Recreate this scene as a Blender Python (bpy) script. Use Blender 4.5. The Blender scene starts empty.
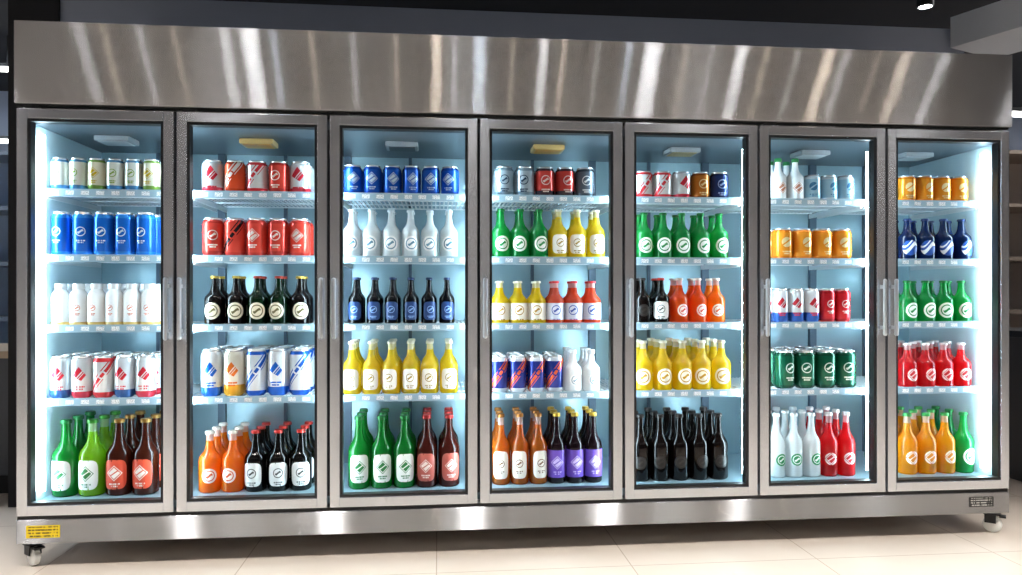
import bpy, math, random
from mathutils import Vector
random.seed(7)
sc=bpy.context.scene
COL=sc.collection
def hexc(h):
    h=h.lstrip('#'); o=[]
    for i in (0,2,4):
        c=int(h[i:i+2],16)/255
        o.append(c/12.92 if c<=.04045 else ((c+.055)/1.055)**2.4)
    return (*o,1)
# ---------------------------------------------------------------- materials
def newmat(name):
    m=bpy.data.materials.new(name); m.use_nodes=True
    nt=m.node_tree; nt.nodes.clear()
    out=nt.nodes.new('ShaderNodeOutputMaterial')
    return m,nt,out
def setin(nt,sock,v):
    if hasattr(v,'is_output'): nt.links.new(v,sock)
    else: sock.default_value=v
def MT(nt,op,a,b=None,c=None):
    n=nt.nodes.new('ShaderNodeMath'); n.operation=op
    for i,v in enumerate((a,b,c)):
        if v is not None: setin(nt,n.inputs[i],v)
    return n.outputs[0]
def MIX(nt,f,a,b):
    n=nt.nodes.new('ShaderNodeMix'); n.data_type='RGBA'
    setin(nt,n.inputs[0],f); setin(nt,n.inputs[6],a); setin(nt,n.inputs[7],b)
    return n.outputs[2]
def OBJC(nt):
    tc=nt.nodes.new('ShaderNodeTexCoord'); s=nt.nodes.new('ShaderNodeSeparateXYZ')
    nt.links.new(tc.outputs['Object'],s.inputs[0]); return s.outputs[0],s.outputs[1],s.outputs[2],tc
def noise(nt,scale,detail=3,mapscale=None):
    tc=nt.nodes.new('ShaderNodeTexCoord'); n=nt.nodes.new('ShaderNodeTexNoise')
    n.inputs['Scale'].default_value=scale; n.inputs['Detail'].default_value=detail
    if mapscale:
        mp=nt.nodes.new('ShaderNodeMapping'); mp.inputs['Scale'].default_value=mapscale
        nt.links.new(tc.outputs['Object'],mp.inputs[0]); nt.links.new(mp.outputs[0],n.inputs['Vector'])
    else: nt.links.new(tc.outputs['Object'],n.inputs['Vector'])
    return n.outputs[0]
def P(nt,out,col,rough=.5,metal=0,**kw):
    p=nt.nodes.new('ShaderNodeBsdfPrincipled')
    setin(nt,p.inputs['Base Color'],col); setin(nt,p.inputs['Roughness'],rough); p.inputs['Metallic'].default_value=metal
    for k,v in kw.items(): setin(nt,p.inputs[k.replace('_',' ')],v)
    nt.links.new(p.outputs[0],out.inputs[0]); return p
def simple(name,h,rough=.5,metal=0,var=.08,scale=12):
    m,nt,out=newmat(name); c=hexc(h) if isinstance(h,str) else h
    n=noise(nt,scale)
    d=(c[0]*(1-var),c[1]*(1-var),c[2]*(1-var),1)
    P(nt,out,MIX(nt,n,d,c),rough,metal); return m
def emis(name,col,s):
    m,nt,out=newmat(name); e=nt.nodes.new('ShaderNodeEmission')
    e.inputs[0].default_value=col; e.inputs[1].default_value=s
    nt.links.new(e.outputs[0],out.inputs[0]); return m
def brushed(name,h,rough=.22,aniso=.82,diff=.12,var=.97):
    m,nt,out=newmat(name); c=hexc(h)
    n=noise(nt,1,3,(1.5,1.5,120))
    col=MIX(nt,n,(c[0]*var,c[1]*var,c[2]*var,1),c)
    p=nt.nodes.new('ShaderNodeBsdfAnisotropic')
    setin(nt,p.inputs['Color'],col); p.inputs['Roughness'].default_value=rough; p.inputs['Anisotropy'].default_value=-aniso
    t=nt.nodes.new('ShaderNodeTangent'); t.direction_type='UV_MAP'; t.uv_map='UVMap'
    nt.links.new(t.outputs[0],p.inputs['Tangent'])
    d=nt.nodes.new('ShaderNodeBsdfDiffuse'); d.inputs[0].default_value=c
    mx=nt.nodes.new('ShaderNodeMixShader'); mx.inputs[0].default_value=diff
    nt.links.new(p.outputs[0],mx.inputs[1]); nt.links.new(d.outputs[0],mx.inputs[2]); nt.links.new(mx.outputs[0],out.inputs[0])
    return m
STEEL=brushed('brushed_steel','#cccdd0',.27,.88,.04)
STEELD=brushed('door_frame_steel','#d6d8dd',.24,.5,.16)
CHROME=simple('satin_chrome','#c4c7cc',.4,.6,.03)
BLACK=simple('black_rubber','#0a0b0d',.5)
DARK=simple('dark_metal','#1b1c1f',.4,.3)
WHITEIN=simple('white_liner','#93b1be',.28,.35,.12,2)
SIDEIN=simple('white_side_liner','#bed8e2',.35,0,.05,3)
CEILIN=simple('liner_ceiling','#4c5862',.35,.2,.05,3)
WIRE=simple('coated_wire','#dfe9ee',.35,0,.03)
POST=simple('grey_upright','#4f6070',.4,.5)
LED=emis('led_tube',(.68,.90,1,1),42)
LEDS=emis('led_tube_slim',(.68,.90,1,1),72)
def railmat():
    m,nt,out=newmat('price_rail')
    x,y,z,_=OBJC(nt)
    f=MT(nt,'FRACT',MT(nt,'DIVIDE',MT(nt,'ADD',x,10),.062))
    tag=MT(nt,'MULTIPLY',MT(nt,'GREATER_THAN',f,.2),MT(nt,'LESS_THAN',f,.74))
    band=MT(nt,'LESS_THAN',MT(nt,'ABSOLUTE',MT(nt,'ADD',z,.013)),.009)
    tag=MT(nt,'MULTIPLY',tag,band)
    tx=MT(nt,'MULTIPLY',MT(nt,'GREATER_THAN',noise(nt,1,2,(300,1,300)),.54),.6)
    col=MIX(nt,tag,hexc('#9bb6c6'),MIX(nt,tx,hexc('#f6fafc'),hexc('#33414c')))
    P(nt,out,col,.25,0); return m
RAIL=railmat()
def floormat():
    m,nt,out=newmat('floor_tile')
    tc=nt.nodes.new('ShaderNodeTexCoord'); b=nt.nodes.new('ShaderNodeTexBrick')
    b.offset=0; nt.links.new(tc.outputs['Object'],b.inputs['Vector'])
    b.inputs['Scale'].default_value=1; b.inputs['Mortar Size'].default_value=.0025
    b.inputs['Brick Width'].default_value=.8; b.inputs['Row Height'].default_value=.8
    n=noise(nt,3,6)
    c=MIX(nt,n,hexc('#d6c8b9'),hexc('#e8dccf'))
    nt.links.new(c,b.inputs['Color1']); nt.links.new(c,b.inputs['Color2'])
    b.inputs['Mortar'].default_value=hexc('#bbac9c')
    P(nt,out,b.outputs[0],.08,0,IOR=1.6); return m
FLOOR=floormat()
SLATE=simple('slate_wall','#8c94a6',.6,0,.1,2)
CEILB=simple('black_ceiling','#141418',.8)
BEAM=simple('grey_beam','#c2c7d0',.6,0,.08,2)
def warmwall():
    m,nt,out=newmat('wood_panel_wall')
    x,y,z,_=OBJC(nt)
    f=MT(nt,'FRACT',MT(nt,'DIVIDE',MT(nt,'ADD',x,50),.9))
    j=MT(nt,'LESS_THAN',f,.03)
    n=noise(nt,1,4,(1.6,1,.1))
    c=MIX(nt,MT(nt,'MULTIPLY',MT(nt,'SUBTRACT',n,.38),4.0),hexc('#2e2d2d'),hexc('#cccac8'))
    P(nt,out,MIX(nt,j,c,hexc('#241c16')),.5); return m
WARMWALL=warmwall()
def bottlemat(h,trans,level):
    key='bottle_%s_%.3f'%(h,level)
    if key in bpy.data.materials: return bpy.data.materials[key]
    m,nt,out=newmat(key); c=hexc(h)
    x,y,z,_=OBJC(nt)
    n=noise(nt,14,2); col=MIX(nt,n,tuple(v*.9 for v in c[:3])+(1,),c)
    clear=min(c[:3])>.6
    bright=max(c[:3])>.5 and not clear
    if bright:
        top=MT(nt,'GREATER_THAN',z,level)
        col=MIX(nt,MT(nt,'MULTIPLY',top,.5),col,(.86,.95,.97,1))
    p=nt.nodes.new('ShaderNodeBsdfPrincipled'); setin(nt,p.inputs['Base Color'],col)
    p.inputs['Roughness'].default_value=.03; p.inputs['Coat Weight'].default_value=.8
    p.inputs['Transmission Weight'].default_value=.15 if clear else .35; p.inputs['IOR'].default_value=1.33
    t=nt.nodes.new('ShaderNodeBsdfTranslucent'); setin(nt,t.inputs[0],col)
    mx=nt.nodes.new('ShaderNodeMixShader'); mx.inputs[0].default_value=.35 if clear else trans
    nt.links.new(p.outputs[0],mx.inputs[1]); nt.links.new(t.outputs[0],mx.inputs[2]); nt.links.new(mx.outputs[0],out.inputs[0])
    return m
def emblem(nt,kind,xa,z,zc,s):
    dz=MT(nt,'SUBTRACT',z,zc); ax=MT(nt,'ABSOLUTE',xa); az=MT(nt,'ABSOLUTE',dz)
    dist=MT(nt,'SQRT',MT(nt,'ADD',MT(nt,'MULTIPLY',xa,xa),MT(nt,'MULTIPLY',dz,dz)))
    diag=MT(nt,'ABSOLUTE',MT(nt,'SUBTRACT',dz,MT(nt,'MULTIPLY',xa,.7)))
    if kind=='disc':
        return MT(nt,'SUBTRACT',MT(nt,'LESS_THAN',dist,s),MT(nt,'MULTIPLY',MT(nt,'LESS_THAN',diag,s*.18),MT(nt,'LESS_THAN',dist,s)))
    if kind=='ring':
        r=MT(nt,'LESS_THAN',MT(nt,'ABSOLUTE',MT(nt,'SUBTRACT',dist,s*.9)),s*.09)
        w=MT(nt,'MULTIPLY',MT(nt,'SINE',MT(nt,'MULTIPLY',xa,3.2/s)),s*.28)
        i=MT(nt,'MULTIPLY',MT(nt,'LESS_THAN',dist,s*.62),MT(nt,'LESS_THAN',MT(nt,'ABSOLUTE',MT(nt,'SUBTRACT',dz,w)),s*.22))
        return MT(nt,'MAXIMUM',r,i)
    if kind=='diamond':
        d=MT(nt,'LESS_THAN',MT(nt,'ADD',ax,az),s*1.0)
        d=MT(nt,'MULTIPLY',d,MT(nt,'GREATER_THAN',diag,s*.12))
        o=MT(nt,'LESS_THAN',MT(nt,'ABSOLUTE',MT(nt,'SUBTRACT',MT(nt,'ADD',ax,az),s*1.3)),s*.08)
        return MT(nt,'MAXIMUM',d,o)
    if kind=='bigdiag':
        q=MT(nt,'SUBTRACT',dz,MT(nt,'MULTIPLY',xa,1.3))
        a=MT(nt,'LESS_THAN',MT(nt,'ABSOLUTE',q),s*.42)
        b=MT(nt,'LESS_THAN',MT(nt,'ABSOLUTE',MT(nt,'SUBTRACT',q,s*.95)),s*.14)
        e=MT(nt,'LESS_THAN',MT(nt,'ABSOLUTE',MT(nt,'ADD',q,s*.85)),s*.10)
        hole=MT(nt,'GREATER_THAN',MT(nt,'ABSOLUTE',MT(nt,'SUBTRACT',dist,s*.55)),s*.12)
        return MT(nt,'MULTIPLY',MT(nt,'MAXIMUM',MT(nt,'MAXIMUM',a,b),e),hole)
    if kind=='leaf':
        d=MT(nt,'LESS_THAN',MT(nt,'ADD',MT(nt,'MULTIPLY',ax,1.3),az),s*1.4)
        cut=MT(nt,'GREATER_THAN',MT(nt,'ABSOLUTE',MT(nt,'SUBTRACT',dz,MT(nt,'MULTIPLY',xa,1.2))),s*.12)
        cut2=MT(nt,'GREATER_THAN',MT(nt,'ABSOLUTE',MT(nt,'SUBTRACT',MT(nt,'ADD',dz,s*.5),MT(nt,'MULTIPLY',xa,1.2))),s*.07)
        top=MT(nt,'GREATER_THAN',MT(nt,'ADD',dz,MT(nt,'MULTIPLY',xa,.6)),-s*.7)
        return MT(nt,'MULTIPLY',MT(nt,'MULTIPLY',MT(nt,'MULTIPLY',d,cut),cut2),top)
    if kind=='swoosh':
        w=MT(nt,'MULTIPLY',MT(nt,'SINE',MT(nt,'MULTIPLY',xa,1.6/s)),s*.8)
        a=MT(nt,'LESS_THAN',MT(nt,'ABSOLUTE',MT(nt,'SUBTRACT',dz,w)),s*.38)
        b=MT(nt,'LESS_THAN',MT(nt,'ABSOLUTE',MT(nt,'SUBTRACT',MT(nt,'SUBTRACT',dz,w),s*1.0)),s*.16)
        return MT(nt,'MAXIMUM',a,b)
    return MT(nt,'MULTIPLY',z,0)
def printmat(name,base,em,kind,r,zc,s,second=None,bands=None,metal=0,rough=.35,text=True,h=1):
    m,nt,out=newmat(name)
    x,y,z,_=OBJC(nt)
    xa=MT(nt,'MULTIPLY',MT(nt,'ARCTAN2',x,MT(nt,'MULTIPLY',y,-1)),r)
    col=hexc(base)
    if bands:
        zb=MT(nt,'ADD',MT(nt,'LESS_THAN',z,bands[0]*h),MT(nt,'GREATER_THAN',z,bands[1]*h))
        col=MIX(nt,zb,col,hexc(second))
    k=emblem(nt,kind,xa,z,zc,s)
    col=MIX(nt,k,col,hexc(em))
    if text:
        for off,wd in ((-1.9,.9),(-2.3,.6)):
            l=MT(nt,'LESS_THAN',MT(nt,'ABSOLUTE',MT(nt,'SUBTRACT',z,zc+s*off)),s*.13)
            l=MT(nt,'MULTIPLY',l,MT(nt,'LESS_THAN',MT(nt,'ABSOLUTE',xa),s*wd))
            l=MT(nt,'MULTIPLY',l,MT(nt,'GREATER_THAN',noise(nt,1,1,(300,300,5)),.42))
            col=MIX(nt,l,col,hexc(em))
    P(nt,out,col,rough,metal); return m
# ---------------------------------------------------------------- geometry
def mesh_obj(name,me,mat,parent=None,loc=(0,0,0),label=None,link=True):
    o=bpy.data.objects.new(name,me)
    if mat and not me.materials: me.materials.append(mat)
    o.location=loc
    if parent: o.parent=parent
    if label: o['label']=label
    COL.objects.link(o); return o
def boxdata(V,F,x0,x1,y0,y1,z0,z1):
    b=len(V)
    V+=[(x0,y0,z0),(x1,y0,z0),(x1,y1,z0),(x0,y1,z0),(x0,y0,z1),(x1,y0,z1),(x1,y1,z1),(x0,y1,z1)]
    F+=[tuple(b+i for i in f) for f in ((0,3,2,1),(4,5,6,7),(0,1,5,4),(1,2,6,5),(2,3,7,6),(3,0,4,7))]
import bmesh
def boxes_mesh(name,lst,bevel=0,uv=False):
    V=[];F=[]
    for b in lst: boxdata(V,F,*b)
    me=bpy.data.meshes.new(name); me.from_pydata(V,[],F); me.update()
    if bevel:
        bm=bmesh.new(); bm.from_mesh(me)
        bmesh.ops.bevel(bm,geom=bm.edges[:]+bm.verts[:],offset=bevel,segments=2,affect='EDGES',profile=.6)
        bm.to_mesh(me); bm.free()
    if uv:
        l=me.uv_layers.new(name='UVMap')
        for p in me.polygons:
            n=p.normal
            for li in p.loop_indices:
                v=me.vertices[me.loops[li].vertex_index].co
                if abs(n.z)>.7: l.data[li].uv=(v.y,v.x)
                elif abs(n.x)>.7: l.data[li].uv=(v.z,v.y)
                else: l.data[li].uv=(v.z,v.x)
    return me
def WL(o):
    v=Vector(o.location)
    while o.parent: o=o.parent; v+=Vector(o.location)
    return v
def box(name,x0,x1,y0,y1,z0,z1,mat,parent=None,bevel=0,uv=False,label=None):
    cx,cy=(x0+x1)/2,(y0+y1)/2
    me=boxes_mesh(name,[(x0-cx,x1-cx,y0-cy,y1-cy,0,z1-z0)],bevel,uv)
    off=Vector((cx,cy,z0))
    if parent: off-=WL(parent)
    return mesh_obj(name,me,mat,parent,off,label)
def lathe_mesh(name,prof,segs=28):
    V=[];F=[];idx=[]
    for r,z in prof:
        if r<1e-6: V.append((0,0,z)); idx.append([len(V)-1]*segs)
        else:
            s=len(V)
            for i in range(segs):
                a=2*math.pi*i/segs; V.append((r*math.cos(a),r*math.sin(a),z))
            idx.append(list(range(s,s+segs)))
    for k in range(len(prof)-1):
        A,B=idx[k],idx[k+1]
        for i in range(segs):
            j=(i+1)%segs
            g=[]
            for q in (A[i],A[j],B[j],B[i]):
                if q not in g: g.append(q)
            if len(g)>=3: F.append(tuple(g))
    me=bpy.data.meshes.new(name); me.from_pydata(V,[],F); me.update()
    for p in me.polygons: p.use_smooth=True
    try: me.set_sharp_from_angle(angle=math.radians(40))
    except Exception: pass
    return me
def patch_mesh(name,rr,zc,a,b,power=2):
    V=[(0,-rr,zc)];F=[];N=32;rings=5
    for k in range(1,rings+1):
        t=k/rings
        for i in range(N):
            ph=2*math.pi*i/N; c,s=math.cos(ph),math.sin(ph)
            xa=a*t*math.copysign(abs(c)**(2/power),c); dz=b*t*math.copysign(abs(s)**(2/power),s)
            V.append((rr*math.sin(xa/rr),-rr*math.cos(xa/rr),zc+dz))
    for i in range(N):
        j=(i+1)%N; F.append((0,1+i,1+j))
        for k in range(rings-1):
            p=1+k*N; q=p+N; F.append((p+i,q+i,q+j,p+j))
    me=bpy.data.meshes.new(name); me.from_pydata(V,[],F); me.update()
    for p in me.polygons: p.use_smooth=True
    return me
def empty(name,loc,parent=None,label=None,cat=None):
    o=bpy.data.objects.new(name,None); o.empty_display_size=.05; o.location=loc
    if parent: o.parent=parent
    if label:o['label']=label
    if cat:o['category']=cat
    COL.objects.link(o); return o
def struct(o): o['kind']='structure'; return o
# ---------------------------------------------------------------- camera
TH=math.atan(730/7324); ct,st=math.cos(TH),math.sin(TH)
CX,CY,CZ=1.707,-3.145,1.12
cam=bpy.data.cameras.new('camera'); co=bpy.data.objects.new('camera',cam); COL.objects.link(co)
co.location=(CX,CY,CZ); co.rotation_euler=(math.pi/2,0,-TH)
cam.sensor_width=36; cam.lens=36*730/1022; cam.shift_y=6.5/1022; sc.camera=co
def wx(u,y):
    k=(u-511)/730; dx=st+ct*k; dy=ct-st*k
    return CX+(y-CY)/dy*dx
# ---------------------------------------------------------------- room
struct(box('floor',-6,11,-7.2,5.2,-.1,0,FLOOR))
struct(box('ceiling',-6,11,-7.2,5.2,3.3,3.4,CEILB))
struct(box('trim_3',-6,11,-7.2,-.4,3.285,3.3,simple('shop_ceiling','#454548',.7,0,.2,.6)))
struct(box('wall_front',-6,11,-7.3,-7.2,0,3.3,WARMWALL))
struct(box('wall_left',-6.1,-6,-7.2,5.2,0,3.3,SLATE))
struct(box('wall_right',11,11.1,-7.2,5.2,0,3.3,SLATE))
struct(box('wall_far',-6,11,5.2,5.3,0,3.3,simple('far_wall','#aab8d0',.6,0,.25,1)))
struct(box('wall_back',-.29,4.85,.95,1.07,0,2.71,SLATE))
struct(box('trim_1',-.54,-.29,.93,1.1,0,3.3,CEILB))
bm_=box('trim_2',-.22,0.22,-2.6,0,2.58,2.76,BEAM); struct(bm_)
bm_.location=(5.42,-.22,2.58); bm_.rotation_euler=(0,0,math.radians(22))
# ---------------------------------------------------------------- refrigerator
XB=[0,.622,1.245,1.881,2.519,3.137,3.744,4.351]
W=XB[-1]
FR=empty('display_refrigerator',(W/2,.4,0),label='long seven-door stainless steel glass-front drinks refrigerator on casters',cat='refrigerator')
shell=boxes_mesh('cabinet_body',[(-W/2,-W/2+.028,-.345,.36,.1,2.2),(W/2-.028,W/2,-.345,.36,.1,2.2),
   (-W/2+.028,W/2-.028,.30,.36,.1,2.2),(-W/2+.028,W/2-.028,-.345,.30,1.86,2.2),(-W/2+.028,W/2-.028,-.345,.30,.1,.22)],0,True)
mesh_obj('cabinet_body',shell,STEEL,FR)
box('header_panel',-.006,W+.012,.0,.055,1.897,2.232,STEEL,FR,.003,True,'brushed stainless steel header panel')
box('header_lip',-.002,W+.002,.012,.055,1.886,1.897,BLACK,FR)
box('top_frame_rail',.0,W,.03,.06,1.862,1.886,BLACK,FR)
box('kick_panel',0,W,.004,.055,.102,.200,STEEL,FR,.004,True,'brushed stainless steel kick panel')
box('threshold_rail',0,W,.014,.055,.200,.214,BLACK,FR)
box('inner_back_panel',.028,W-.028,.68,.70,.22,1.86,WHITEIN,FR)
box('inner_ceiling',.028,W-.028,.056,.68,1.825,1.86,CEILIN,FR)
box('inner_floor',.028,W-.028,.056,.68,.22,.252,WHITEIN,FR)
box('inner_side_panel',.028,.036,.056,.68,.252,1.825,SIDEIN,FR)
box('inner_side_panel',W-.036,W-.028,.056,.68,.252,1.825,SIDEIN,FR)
for i,x in enumerate(XB):
    if 0<i<7:
        box('mullion',x-.022,x+.022,.056,.10,.214,1.862,DARK,FR)
        box('shelf_upright',x-.018,x+.018,.655,.68,.252,1.825,POST,FR)
for i in range(7):
    xm=(XB[i]+XB[i+1])/2
    box('shelf_upright',xm-.008,xm+.008,.664,.68,.252,1.825,POST,FR)
ledb=lathe_mesh('led_tube',[(0,0),(.010,0),(.010,1.5),(0,1.5)],12)
leds=lathe_mesh('led_tube_slim',[(0,0),(.0045,0),(.0045,1.5),(0,1.5)],12)
def led(x,y,end):
    mesh_obj('led_tube',ledb if end else leds,LED if end else LEDS,FR,Vector((x,y,.29))-FR.location,'cool white vertical light tube')
for i,x in enumerate(XB):
    if i>0: led(x-(.026 if i<7 else .048),.112,i==7)
    if i<7: led(x+(.026 if i>0 else .048),.112,i==0)
LB={0:'R',1:'LR',2:'L',3:'L',4:'L',5:'LR',6:'L'}
HR=.009
hprof=[(0,0)]+[(HR*math.sin(a),HR*(1-math.cos(a))) for a in [math.pi/8*k for k in range(1,5)]]
hprof+=[(HR,.25)]+[(HR*math.cos(a),.25+HR*math.sin(a)) for a in [math.pi/8*k for k in range(1,4)]]+[(0,.25+HR)]
hm=lathe_mesh('handle',hprof,16)
stand=boxes_mesh('t',[(-.005,.005,0,.031,.03,.045),(-.005,.005,0,.031,.215,.23)])
b=bmesh.new(); b.from_mesh(hm); b.from_mesh(stand); b.to_mesh(hm); b.free(); hm.materials.append(CHROME)
ZD0,ZD1=.217,1.876
for i in range(7):
    x0,x1=XB[i]+.006,XB[i+1]-.006
    if i==0: x0=.004
    if i==6: x1=W-.004
    xc=(x0+x1)/2; hw=(x1-x0)/2; H=ZD1-ZD0; fw=.041
    d=empty('door',Vector((xc,.02,ZD0))-FR.location,FR,'steel framed glass door')
    me=boxes_mesh('door_frame',[(-hw,-hw+fw,-.02,.03,0,H),(hw-fw,hw,-.02,.03,0,H),(-hw+fw,hw-fw,-.02,.03,0,fw),(-hw+fw,hw-fw,-.02,.03,H-fw,H)],.0025,True)
    mesh_obj('door_frame',me,STEELD,d)
    g=.011; a=hw-fw
    me=boxes_mesh('gasket',[(-a,-a+g,-.014,.024,fw,H-fw),(a-g,a,-.014,.024,fw,H-fw),(-a+g,a-g,-.014,.024,fw,fw+g),(-a+g,a-g,-.014,.024,H-fw-g,H-fw)])
    mesh_obj('gasket',me,BLACK,d,label='black rubber inner gasket')
    for s in LB[i]:
        hx=(-hw+.021) if s=='L' else (hw-.021)
        mesh_obj('handle',hm,CHROME,d,(hx,-.050,.93-ZD0),'rounded satin chrome bar handle')
    hg=boxes_mesh('hinge',[(-.03,.03,-.012,.02,0,.012)],.003)
    mesh_obj('hinge',hg,DARK,d,(-hw+.05,0,-.012),'dark metal hinge'); mesh_obj('hinge',hg,DARK,d,(-hw+.05,0,H),'dark metal hinge')
cl=['#c9d2d6','#e8a62a','#4a5258','#dca030','#b9a060','#cfd6da','#b9c2c6']  # yellow-lit look of some boxes put into patch and cover colours
for i in range(7):
    xm=wx([115,258,402,548,683,812,915][i],.30)
    h=empty('evaporator_cover',Vector((xm,.32,1.802))-FR.location,FR,'small vented box on the cabinet ceiling')
    mesh_obj('cover_body',boxes_mesh('cover_body',[(-.075,.075,-.06,.06,0,.024)],.006),simple('cover_'+str(i),'#98a1a8' if i not in(1,3) else '#d8b878',.4),h)
    mesh_obj('cover_label',boxes_mesh('cover_label',[(-.06,.06,-.05,.05,-.002,.0)]),simple('cover_tint_'+str(i),cl[i],.4),h)
ZS=[1.565,1.285,.985,.672]
for i in range(7):
    x0,x1=XB[i]+.02,XB[i+1]-.02
    if i==0:x0=.038
    if i==6:x1=W-.038
    hw=(x1-x0)/2; xc=(x0+x1)/2
    L=[]
    n=int(2*hw/.02)
    for k in range(n+1):
        xx=-hw+.004+k*(2*hw-.008)/n; L.append((xx-.003,xx+.003,0,.50,-.006,0))
    for yy in (.006,.16,.33,.494): L.append((-hw,hw,yy-.003,yy+.003,-.012,-.006))
    dm=boxes_mesh('wire_deck',L)
    rm=boxes_mesh('price_rail',[(-hw,hw,-.006,.0,-.029,.004)],.001)
    bmm=boxes_mesh('shelf_bracket',[(-.003,.003,.02,.515,-.035,-.012)])
    for z in ZS:
        s=empty('shelf',Vector((xc,.14,z))-FR.location,FR,'white wire shelf with price rail')
        mesh_obj('wire_deck',dm,WIRE,s); mesh_obj('price_rail',rm,RAIL,s,label='front rail holding white price tags')
        mesh_obj('shelf_bracket',bmm,WIRE,s,(-hw+.004,0,0)); mesh_obj('shelf_bracket',bmm,WIRE,s,(hw-.004,0,0))
def sticker(name,w,h,base,ink,scale,label,loc,bar=None):
    m,nt,out=newmat(name+'_mat'); x,y,z,_=OBJC(nt)
    f=MT(nt,'FRACT',MT(nt,'DIVIDE',MT(nt,'ADD',z,1),h/4.0))
    l=MT(nt,'MULTIPLY',MT(nt,'GREATER_THAN',f,.3),MT(nt,'LESS_THAN',f,.8))
    l=MT(nt,'MULTIPLY',l,MT(nt,'GREATER_THAN',noise(nt,1,2,(scale,1,30)),.45))
    l=MT(nt,'MULTIPLY',l,MT(nt,'LESS_THAN',MT(nt,'ABSOLUTE',x),w*.44))
    l=MT(nt,'MULTIPLY',l,MT(nt,'LESS_THAN',MT(nt,'ABSOLUTE',MT(nt,'SUBTRACT',z,h/2)),h*.42))
    P(nt,out,MIX(nt,l,hexc(base),hexc(ink)),.45)
    mesh_obj(name,boxes_mesh(name,[(-w/2,w/2,-.0012,0,0,h)]),m,FR,Vector(loc)-FR.location,label)
sticker('warning_sticker',.13,.05,'#f2d21c','#5a4a10',150,'yellow warning sticker with small print',(.105,.0035,.127))
sticker('rating_plate',.12,.045,'#1c1c1e','#b9b9b4',160,'black rating plate with pale print',(4.21,.0035,.135))
wm=lathe_mesh('wheel',[(0,-.014),(.03,-.014),(.038,-.010),(.040,0),(.038,.010),(.03,.014),(0,.014)],24)
hub=simple('caster_wheel_white','#f4f4f0',.4)
for cx in (.045,W-.05):
    for cy in (.05,.66):
        c=empty('caster',Vector((cx,cy,.04))-FR.location,FR,'swivel caster with pale wheel and black fork')
        mesh_obj('caster_fork',boxes_mesh('caster_fork',[(-.024,-.019,-.016,.03,.006,.048),(.019,.024,-.016,.03,.006,.048),(-.03,.03,-.035,.035,.046,.053),(-.016,.016,-.016,.016,.053,.061),(-.02,.02,-.055,-.028,.036,.044)],.002),BLACK,c)
        w=mesh_obj('wheel',wm,hub,c); w.rotation_euler=(0,math.pi/2,.0)
        c.rotation_euler=(0,0,math.radians(50))
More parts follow.
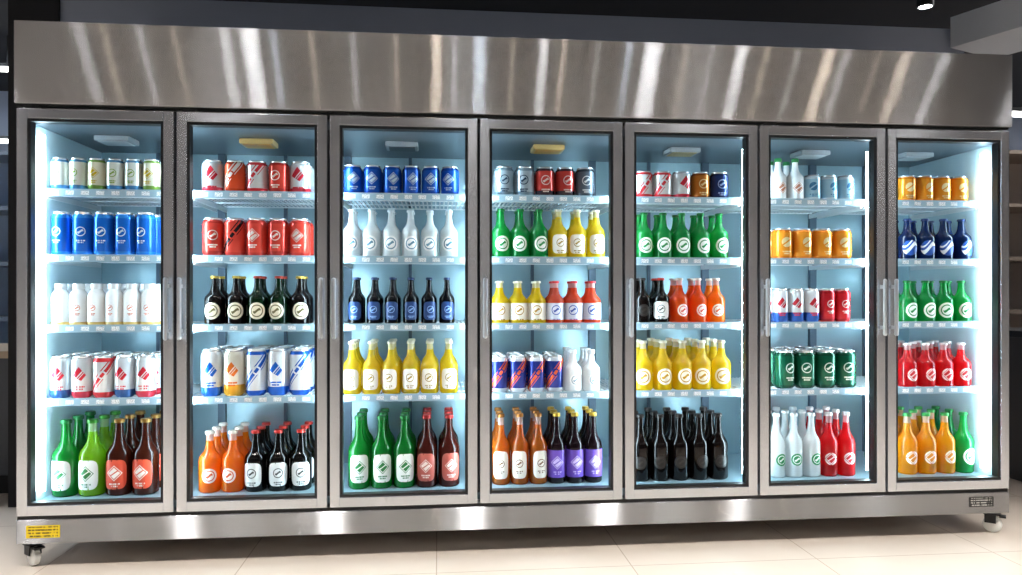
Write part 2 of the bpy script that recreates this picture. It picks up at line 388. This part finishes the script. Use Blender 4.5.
# ---------------------------------------------------------------- products
K={
'c_silvgreen':('can','#e9ebe2','','ring','#8aa83c','','white drink can with green emblem and blue base','#4f8ab8',(.17,.88)),
'c_whiteyel':('can','#ece8cc','','diamond','#d0b02c','','cream drink can with gold emblem and green base','#7fa44a',(.17,.88)),
'c_blue':('can','#1566c8','','ring','#eaf3fb','','tall blue drink can with white ring emblem','#2a86dc',(.1,.86)),
'c_blued':('can','#134fae','','diamond','#cfe2f4','','deep blue drink can with pale emblem','#0d3e90',(.1,.85)),
'c_silvred':('can','#dfe6ea','','leaf','#d22c3c','','silver drink can with red emblem and base','#c93244',(.16,2)),
'c_silvrb':('can','#d5dde4','','leaf','#cf2a3a','','silver drink can with red emblem and blue base','#31588f',(.2,2)),
'c_redwhite':('can','#e3e7e9','','bigdiag','#d8343a','','white drink can with red diagonal bands','#d8343a',(.14,.86)),
'c_orange':('can','#e0502c','','bigdiag','#f6efe6','','orange-red drink can with white diagonal bands','#c03e1e',(.12,.85)),
'c_red':('can','#e24a3c','','diamond','#f2efe9','','coral red drink can with white diamond emblem','#cc3a32',(.1,.86)),
'c_redring':('can','#dc4438','','ring','#f2e4da','','coral red drink can with pale ring emblem','#b8322c',(.14,.86)),
'c_redblk':('can','#e24a3c','','bigdiag','#2b2023','','coral red drink can with dark diagonal bands','#cc3a32',(.1,.86)),
'c_reddark':('can','#c03a34','','ring','#e6d6d0','','red drink can with dark base','#3c2c34',(.2,.86)),
'c_redplain':('can','#cc1f2a','','ring','#f3e6e4','','red drink can with white ring emblem','#a8141e',(.1,.86)),
'c_bluewhite':('can','#e8eef3','','leaf','#1d62c4','','white drink can with blue emblem','#1d62c4',(.2,2)),
'c_beige':('can','#f0ead8','','leaf','#e2702a','','cream drink can with orange emblem','#e8a62a',(.25,2)),
'c_bluebig':('can','#dfe8f0','','bigdiag','#1c58b8','','silver drink can with blue diagonal bands','#1c58b8',(.12,.88)),
'c_purple':('can','#28388c','','bigdiag','#f0683c','','blue and orange striped drink can','#d9dfe8',(.12,.86)),
'c_grey':('can','#5d6a78','','ring','#e9eff2','','slate grey drink can with pale ring','#39434e',(.1,.86)),
'c_dblue':('can','#1c2f62','','ring','#9fb4d8','','dark blue drink can with pale ring','#16244c',(.1,.86)),
'c_silver':('can','#a9bcc8','','ring','#2f4660','','grey-blue drink can with dark emblem','#7d94a4',(.15,.85)),
'c_amber':('can','#b4681e','','ring','#f0d9a0','','amber drink can with pale ring emblem','#8c4a14',(.1,.86)),
'c_lightblue':('can','#a8d4ea','','disc','#4b86b0','','pale blue drink can with emblem','#d6eaf4',(.12,.84)),
'c_orangeyel':('can','#f09a28','','disc','#fbe7b2','','orange-yellow drink can with pale emblem','#e58216',(.1,.86)),
'c_rwb':('can','#e6eaee','','leaf','#c8303a','','white drink can with red emblem and blue base','#2a56a4',(.3,2)),
'c_dgreen':('can','#0f5a40','','ring','#dfeee6','','dark green drink can with white emblem','#0b4632',(.1,.86)),
'm_white':('milk','#f8fafa','#f3f5f6','ring','#d97a5a','#f4f5f6','white bottle with small red emblem',None,None,'none'),
'w_white':('slim','#f4f8fa','#ffffff','ring','#8fa6b4','#eef2f4','white plastic slim-necked drink bottle',None,None,'small'),
'w_greencap':('slim','#f4f8fa','#ffffff','diamond','#c98a70','#3f9a5a','white slim-necked bottle with green cap',None,None,'small'),
'b_green':('long','#189a3a','#f1f4ee','diamond','#1f7a3a','#1c6e35','green glass bottle with white label',None,None,'oval'),
'b_lime':('long','#9ad82c','#f1f4ee','diamond','#2a7a3a','#3a8a30','lime green glass bottle with white label',None,None,'oval'),
'b_brown':('long','#5a2416','#d84a2e','diamond','#f6ece4','#8f6a2c','brown glass bottle with orange-red label',None,None,'oval'),
'b_red2':('long','#5c2018','#b8564a','diamond','#f0dcd4','#a02828','dark brown glass bottle with dull red label',None,None,'oval'),
'b_black':('long','#1a1211','#efe6cf','ring','#6a6038','#c6a443','black glass bottle with cream and gold label',None,None,'round'),
'b_blackg':('long','#12351c','#efe6cf','ring','#6a6038','#b03a2c','dark green glass bottle with cream label',None,None,'round'),
'b_blackw':('long','#15110f','#eef0ee','ring','#4a4a48','#b02a22','black glass bottle with white label',None,None,'oval'),
'b_cola':('long','#1c1210','#16110f','ring','#2e2724','#2a2422','black glass bottle with dark label',None,None,'small'),
'b_orange':('long','#ff8a18','#f8e9da','ring','#d85414','#e8e0d4','orange soda bottle with pale label',None,None,'small'),
'b_redorange':('long','#ff6a1e','#f8e4da','ring','#d83a1c','#e8d8cc','red-orange soda bottle with pale label',None,None,'small'),
'b_pink':('long','#f8582e','#dfe2f0','ring','#3c54b0','#d8303a','orange-red soda bottle with pale blue label',None,None,'wrap'),
'b_clear':('long','#f4fcfe','#ffffff','ring','#5f8ba2','#e6eef2','clear frosted bottle with white label',None,None,'round'),
'b_navy':('long','#0c0f18','#17396f','ring','#8fb0e0','#2c3c60','near-black bottle with dark blue label',None,None,'oval'),
'b_blue':('long','#12306e','#1d4faa','swoosh','#eef3fa','#20356c','blue bottle with white script label',None,None,'round'),
'b_yellow':('long','#ffe024','#fbf4dc','ring','#c99a18','#f0e9d2','yellow soda bottle with white label',None,None,'round'),
'b_yeloval':('long','#ffe432','#f8f4e8','ring','#a98a30','#f0e9d2','yellow soda bottle with tall white label',None,None,'oval'),
'b_yelwrap':('long','#ffe024','#fbf6e6','ring','#b98a20','#f0e9d2','yellow soda bottle with white wrap label',None,None,'wrap'),
'b_greenr':('long','#1cb456','#eef6ee','ring','#1c8a44','#157a38','green glass bottle with round white label',None,None,'round'),
'b_amber':('long','#d8721e','#f4ecdf','ring','#7a4a1e','#a86a2a','amber glass bottle with white label',None,None,'oval'),
'b_violet':('long','#2a1820','#6a48b4','diamond','#d8c8f2','#c8a23a','dark glass bottle with violet label',None,None,'wrap'),
'b_whitegreen':('long','#f4fcfe','#1f8a50','ring','#eef6f2','#eef2f2','clear bottle with green emblem',None,None,'small'),
'b_red':('long','#ea262e','#f4dcd9','diamond','#c81e26','#e8dedc','red soda bottle with pale emblem label',None,None,'small'),
'b_yelorange':('long','#ffb81c','#fbf0d8','diamond','#e08a14','#3a9a4a','orange-yellow soda bottle with green cap',None,None,'small'),
}
CAPM={}
def capmat(h):
    if h not in CAPM: CAPM[h]=simple('cap_'+h,h,.35,.4,.04)
    return CAPM[h]
LID=simple('can_lid','#dfe3e6',.22,.7,.03)
cache={}
def parts(kind,r,h):
    r=round(r,3); key=(kind,r,h)
    if key in cache: return cache[key]
    t,body,lab,emk,emc,cap,desc,sec,bands=K[kind][:9]
    out=[]
    if t=='can':
        pr=[(0,.004),(r*.7,.004),(r*.76,0),(r*.82,.003),(r,.014),(r,h*.87),(r*.97,h*.90),(r*.86,h*.95)]
        me=lathe_mesh('can_body',pr)
        s=r*(.62 if emk in('bigdiag','leaf') else .50)
        me.materials.append(printmat('can_print_'+kind,body,emc,emk,r,h*.55,s,sec,bands,.4,.22,emk!='bigdiag',h))
        out.append(('can_body',me,None))
        me=lathe_mesh('can_lid',[(r*.86,h*.95),(r*.83,h*.965),(r*.86,h*.975),(r*.86,h),(r*.83,h+.0015),(r*.79,h-.005),(0,h-.005)])
        b=bmesh.new(); b.from_mesh(me); tmp=boxes_mesh('t',[(-r*.16,r*.16,-r*.45,r*.1,h-.004,h-.002)],.0006); b.from_mesh(tmp); b.to_mesh(me); b.free()
        me.materials.append(LID); out.append(('can_lid',me,'silver lid with pull tab'))
    else:
        style=K[kind][9]
        if t in('long','slim'):
            pr=[(0,.008),(.6*r,.005),(.85*r,0),(r*.98,.006),(r,.03*h),(r,.50*h),(.98*r,.54*h),(.90*r,.58*h),(.74*r,.62*h),(.56*r,.66*h),(.44*r,.71*h),(.37*r,.78*h),(.33*r,.86*h),(.32*r,.945*h),(.37*r,.95*h),(.37*r,.965*h),(0,.965*h)]
            cp=[(.39*r,.948*h),(.43*r,.950*h),(.42*r,.985*h),(.37*r,h),(0,h)]; l0,l1=.09,.48
            if t=='slim': cp=[(.39*r,.91*h),(.43*r,.915*h),(.43*r,.985*h),(.38*r,h),(0,h)]
        else:
            pr=[(0,.006),(.85*r,0),(r,.03*h),(r*1.0,.66*h),(.97*r,.72*h),(.88*r,.77*h),(.74*r,.81*h),(.62*r,.84*h),(.60*r,.87*h),(.60*r,.93*h),(0,.93*h)]
            cp=[(.62*r,.88*h),(.67*r,.885*h),(.67*r,.975*h),(.62*r,h),(0,h)]; l0,l1=.12,.6
        rr=r+.0009; zc=(l0+l1)/2*h
        me=lathe_mesh('bottle_body',pr)
        if style=='none':
            me.materials.append(printmat('bottle_print_'+kind,body,emc,emk,r,h*.42,r*.36,'#d9b46a',(.08,3),0,.2,True,h)); out.append(('bottle_body',me,None))
        elif t=='slim':
            me.materials.append(bpy.data.materials.get('white_bottle') or simple('white_bottle','#f4f8fa',.15,0,.03)); out.append(('bottle_body',me,None))
        else:
            me.materials.append(bottlemat(body,.5,.84*h)); out.append(('bottle_body',me,None))
        me=lathe_mesh('bottle_cap',cp,20); me.materials.append(capmat(cap)); out.append(('bottle_cap',me,'metal crown cap' if t=='long' else 'plastic screw cap'))
        if style!='none':
            if style=='wrap': me=lathe_mesh('bottle_label',[(rr,l0*h),(rr,l1*h)]); s=r*.55
            elif style in('round','small'):
                a=min(r*(.84 if style=='round' else .68),(l1-l0)/2*h); me=patch_mesh('bottle_label',rr,zc,a,a); s=a*.75
            else:
                me=patch_mesh('bottle_label',rr,zc,r*.95,(l1-l0)/2*h,4); s=r*.46
            me.materials.append(printmat('label_print_'+kind,lab,emc,emk,rr,zc+(0 if style in('round','small') else .006),s,None,None,0,.4,style not in('round','small'),h))
            out.append(('bottle_label',me,'printed paper label'))
    nm={'can':'soda_can','milk':'milk_bottle'}.get(t,'glass_bottle')
    if t=='slim': nm='plastic_bottle'
    cache[key]=(out,desc,nm,'can' if t=='can' else 'bottle')
    return cache[key]
SH=['top','second','third','fourth','bottom']
def R(k,n): return [k]*n
D=[
 (0,0,['c_silvgreen','c_silvgreen','c_whiteyel','c_silvgreen','c_silvgreen','c_whiteyel'],60,152,.14),
 (0,1,R('c_blue',5),62,146,.188),
 (0,2,R('m_white',6),61,150,.18),
 (0,3,['c_silvrb','c_silvred','c_redwhite','c_silvrb','c_silvred'],61,146,.18),
 (0,4,['b_green','b_lime','b_brown','b_brown'],66,146,.325),
 (1,0,['c_silvred','c_orange','c_redwhite','c_redring','c_silvred'],213,301,.14),
 (1,1,['c_redring','c_redblk','c_red','c_redring','c_red'],213,300,.168),
 (1,2,['b_black','b_black','b_blackg','b_blackg','b_black'],215,300,.215),
 (1,3,['c_bluewhite','c_beige','c_bluebig','c_bluewhite','c_bluebig'],212,300,.205),
 (1,4,['b_orange','b_orange','b_blackw','b_blackw','b_blackw'],210,301,.265),
 (2,0,R('c_blued',6),353,450,.13),
 (2,1,R('b_clear',6),352,449,.215),
 (2,2,R('b_navy',6),356,447,.21),
 (2,3,R('b_yeloval',6),352,449,.235),
 (2,4,['b_green','b_green','b_green','b_red2','b_red2'],359,449,.32),
 (3,0,['c_silver','c_silver','c_reddark','c_reddark','c_grey'],504,585,.135),
 (3,1,['b_greenr','b_greenr','b_greenr','b_yeloval','b_yeloval','b_yeloval'],501,596,.225),
 (3,2,['b_yelwrap','b_yelwrap','b_yelwrap','b_pink','b_pink','b_pink'],500,592,.195),
 (3,3,['c_purple','c_purple','c_purple','c_purple','w_white','w_white'],499,591,.165),
 (3,4,['b_amber','b_amber','b_amber','b_violet','b_violet','b_violet'],501,593,.32),
 (4,0,['c_redwhite','c_redwhite','c_silvred','c_amber','c_dblue'],643,719,.125),
 (4,1,R('b_greenr',5),644,719,.215),
 (4,2,['b_cola','b_blackw','b_redorange','b_redorange','b_orange'],642,716,.21),
 (4,3,R('b_yellow',5),643,721,.23),
 (4,4,R('b_cola',5),640,718,.305),
 (5,0,['w_greencap','w_greencap','c_lightblue','c_lightblue','c_lightblue'],778,845,.12),
 (5,1,R('c_orangeyel',4),782,841,.145),
 (5,2,['c_rwb','c_rwb','c_rwb','c_redplain','c_redplain'],780,842,.16),
 (5,3,R('c_dgreen',4),784,845,.18),
 (5,4,['b_whitegreen','b_whitegreen','b_whitegreen','b_red','b_red'],776,846,.30),
 (6,0,R('c_orangeyel',4),906,958,.125),
 (6,1,R('b_blue',4),907,961,.2),
 (6,2,R('b_greenr',4),907,961,.2),
 (6,3,R('b_red',4),907,961,.21),
 (6,4,['b_yelorange','b_yelorange','b_yelorange','b_greenr'],907,963,.29),
]
for door,sh,kinds,u0,u1,h in D:
    n=len(kinds); yf=.192
    xa,xb=wx(u0,yf),wx(u1,yf); pitch=(xb-xa)/(n-1); r=min(pitch*.475,.056)
    if kinds[0]=='m_white': r=pitch*.495
    if kinds[0]=='b_navy': r=pitch*.43
    items=[(xa+i*pitch,k) for i,k in enumerate(kinds)]
    z=ZS[sh] if sh<4 else .252
    rows=[2,2,2,3,3][sh]
    for row in range(rows):
        for x,k in items:
            hh=h
            if k=='w_greencap': hh=.2
            if k=='w_white': hh=.19
            out,desc,nm,cat=parts(k,r,hh)
            o=bpy.data.objects.new(nm,None); o.empty_display_size=.03
            o.location=(x+random.uniform(-.0005,.0005),yf+row*(2*r+.006),z)
            o.rotation_euler=(0,0,random.uniform(-.25,.25))
            o['label']=desc; o['category']=cat; o['group']='drinks on the %s shelf'%SH[sh]
            COL.objects.link(o)
            for pn,me,lb in out:
                p=bpy.data.objects.new(pn,me); p.parent=o
                if lb:p['label']=lb
                COL.objects.link(p)
# ---------------------------------------------------------------- side furniture
CT=simple('counter_stone','#b9a58e',.3)
def counter(x0,x1,y0,y1,h,label,topm,bodym=DARK):
    c=empty('counter',((x0+x1)/2,(y0+y1)/2,0),label=label,cat='counter')
    box('counter_body',x0+.02,x1-.02,y0+.03,y1-.02,0,h-.04,bodym,c)
    box('worktop',x0,x1,y0,y1,h-.04,h,topm,c,.004)
    box('toe_kick',x0+.03,x1-.03,y0+.02,y0+.03,.0,.1,BLACK,c)
counter(-2.6,-.62,1.2,1.9,.80,'low service counter with a pale stone top',CT,simple('counter_grey','#4b4f57',.4))
counter(5.15,7.2,.7,1.3,.9,'dark service counter beside the refrigerator',DARK,simple('counter_brown','#3a3634',.4))
def rack(x0,x1,y0,y1,h,back,board,label):
    c=empty('display_shelf',((x0+x1)/2,(y0+y1)/2,0),label=label,cat='shelf')
    box('back_panel',x0,x1,y1-.02,y1,0,h,back,c)
    box('side_panel',x0,x0+.03,y0,y1-.02,0,h,board,c); box('side_panel',x1-.03,x1,y0,y1-.02,0,h,board,c)
    for k in range(6):
        box('shelf_board',x0+.03,x1-.03,y0,y1-.02,.1+k*(h-.15)/5,.13+k*(h-.15)/5,board,c)
rack(5.75,7.2,2.3,2.75,2.3,simple('warm_grey_back','#b3aaa4',.6),simple('grey_brown_board','#7e7268',.5),'tall shop shelving with a warm grey back')
rack(-2.9,-1.0,2.6,3.0,2.2,simple('blue_grey_back','#a4bad6',.6),simple('grey_board','#6d7888',.5),'tall grey shop shelving with a blue-grey back')
def panel(x,y,w,l,z,col,s,nm='unseen_light_panel',rot=0):
    e=empty(nm,(x,y,z),label='rectangular ceiling light panel added out of view',cat='ceiling light')
    e['group']='shop ceiling lights'
    key='lp_%s_%g'%(str(col),s)
    m=bpy.data.materials.get(key) or emis(key,col,s)
    f=.01
    mesh_obj('lamp_frame',boxes_mesh('lamp_frame',[(-w/2-f,w/2+f,-l/2-f,-l/2,0,.04),(-w/2-f,w/2+f,l/2,l/2+f,0,.04),(-w/2-f,-w/2,-l/2,l/2,0,.04),(w/2,w/2+f,-l/2,l/2,0,.04)]),DARK,e)
    mesh_obj('lamp_diffuser',boxes_mesh('lamp_diffuser',[(-w/2,w/2,-l/2,l/2,.005,.04)]),m,e)
warm=(1,.82,.64,1); neut=(1,.98,.97,1); cool=(.8,.9,1,1)
for u,wd,c,s in [(-60,.1,neut,60),(45,.05,neut,44),(72,.02,warm,64),(112,.03,neut,50),(150,.02,warm,44),(205,.05,neut,66),(232,.09,neut,112),(258,.03,cool,66),(300,.02,warm,40),(345,.03,neut,34),(392,.02,warm,40),(436,.05,warm,94),(456,.02,neut,66),(484,.06,cool,84),(520,.015,warm,48),(553,.04,neut,94),(575,.02,warm,76),(612,.015,neut,40),(646,.03,cool,66),(672,.10,neut,112),(708,.02,warm,55),(735,.02,neut,40),(768,.06,neut,100),(795,.02,warm,66),(828,.02,neut,44),(862,.06,warm,100),(880,.03,neut,76),(915,.02,warm,44),(945,.05,warm,76),(985,.05,neut,66),(1080,.1,neut,60)]:  # thin unseen panels, added and shaped to give the header its reflected streaks
    panel(wx(u,1.0),-1.0,wd,.10,3.24,c,s)
for x in (-3,-.5,2,4.5,7): panel(x,-4.6,.5,.5,3.24,neut,14)
panel(-3,2.1,.8,.6,3.24,cool,100); panel(8,2.0,.8,.5,3.24,neut,70); panel(6.2,1.5,.6,.4,3.24,neut,40)  # unseen panels added to brighten the shop areas at both sides
for k,x in enumerate((-1.6,-.4,.8,2.0,3.2,4.4,5.6)):  # unseen narrow-beam area lights added as fill for the floor
    l=bpy.data.lights.new('floor_fill_light','AREA'); l.shape='DISK'; l.size=.18; l.energy=20; l.color=(1,.96,.92); l.spread=math.radians(75)
    o=bpy.data.objects.new('floor_fill_light',l); o.location=(x,-1.35,3.23); COL.objects.link(o)
def down(x,y,z,label):
    e=empty('spotlight',(x,y,z),label=label,cat='spotlight'); e['group']='spotlights'
    mesh_obj('lamp_housing',lathe_mesh('lamp_housing',[(.04,0),(.05,0),(.05,.1),(.02,.12),(.012,.12),(.012,3.3-z),(0,3.3-z)],20),BLACK,e)
    mesh_obj('lamp_lens',lathe_mesh('lamp_lens',[(0,.004),(.04,.004)],20),emis('lens_%g'%x,neut,40),e)
down(4.85,1.3,2.98,'black ceiling spotlight with glowing lens')
def bar(x,y,z,w,col,s):
    e=empty('linear_lamp',(x,y,z),label='slim glowing linear pendant lamp',cat='lamp'); e['group']='linear lamps'
    mesh_obj('lamp_housing',boxes_mesh('lamp_housing',[(-w/2,w/2,-.03,.03,.03,.06),(-w/2+.1,-w/2+.11,-.005,.005,.06,3.3-z),(w/2-.11,w/2-.1,-.005,.005,.06,3.3-z)]),DARK,e)
    mesh_obj('lamp_diffuser',boxes_mesh('lamp_diffuser',[(-w/2,w/2,-.025,.025,0,.03)]),emis('bar_%g_%g'%(x,z),col,s),e)
bar(-2.6,3.4,3.0,1.6,neut,12); bar(-2.6,4.2,2.55,1.6,neut,10)
bar(8.2,3.2,3.0,2,neut,12); bar(8.2,4,2.5,2,neut,10); bar(6.3,2.1,2.5,1,neut,10)
w=bpy.data.worlds.new('world'); sc.world=w; w.use_nodes=True
w.node_tree.nodes['Background'].inputs[0].default_value=(.5,.55,.65,1); w.node_tree.nodes['Background'].inputs[1].default_value=.3
sc.view_settings.view_transform='Standard'
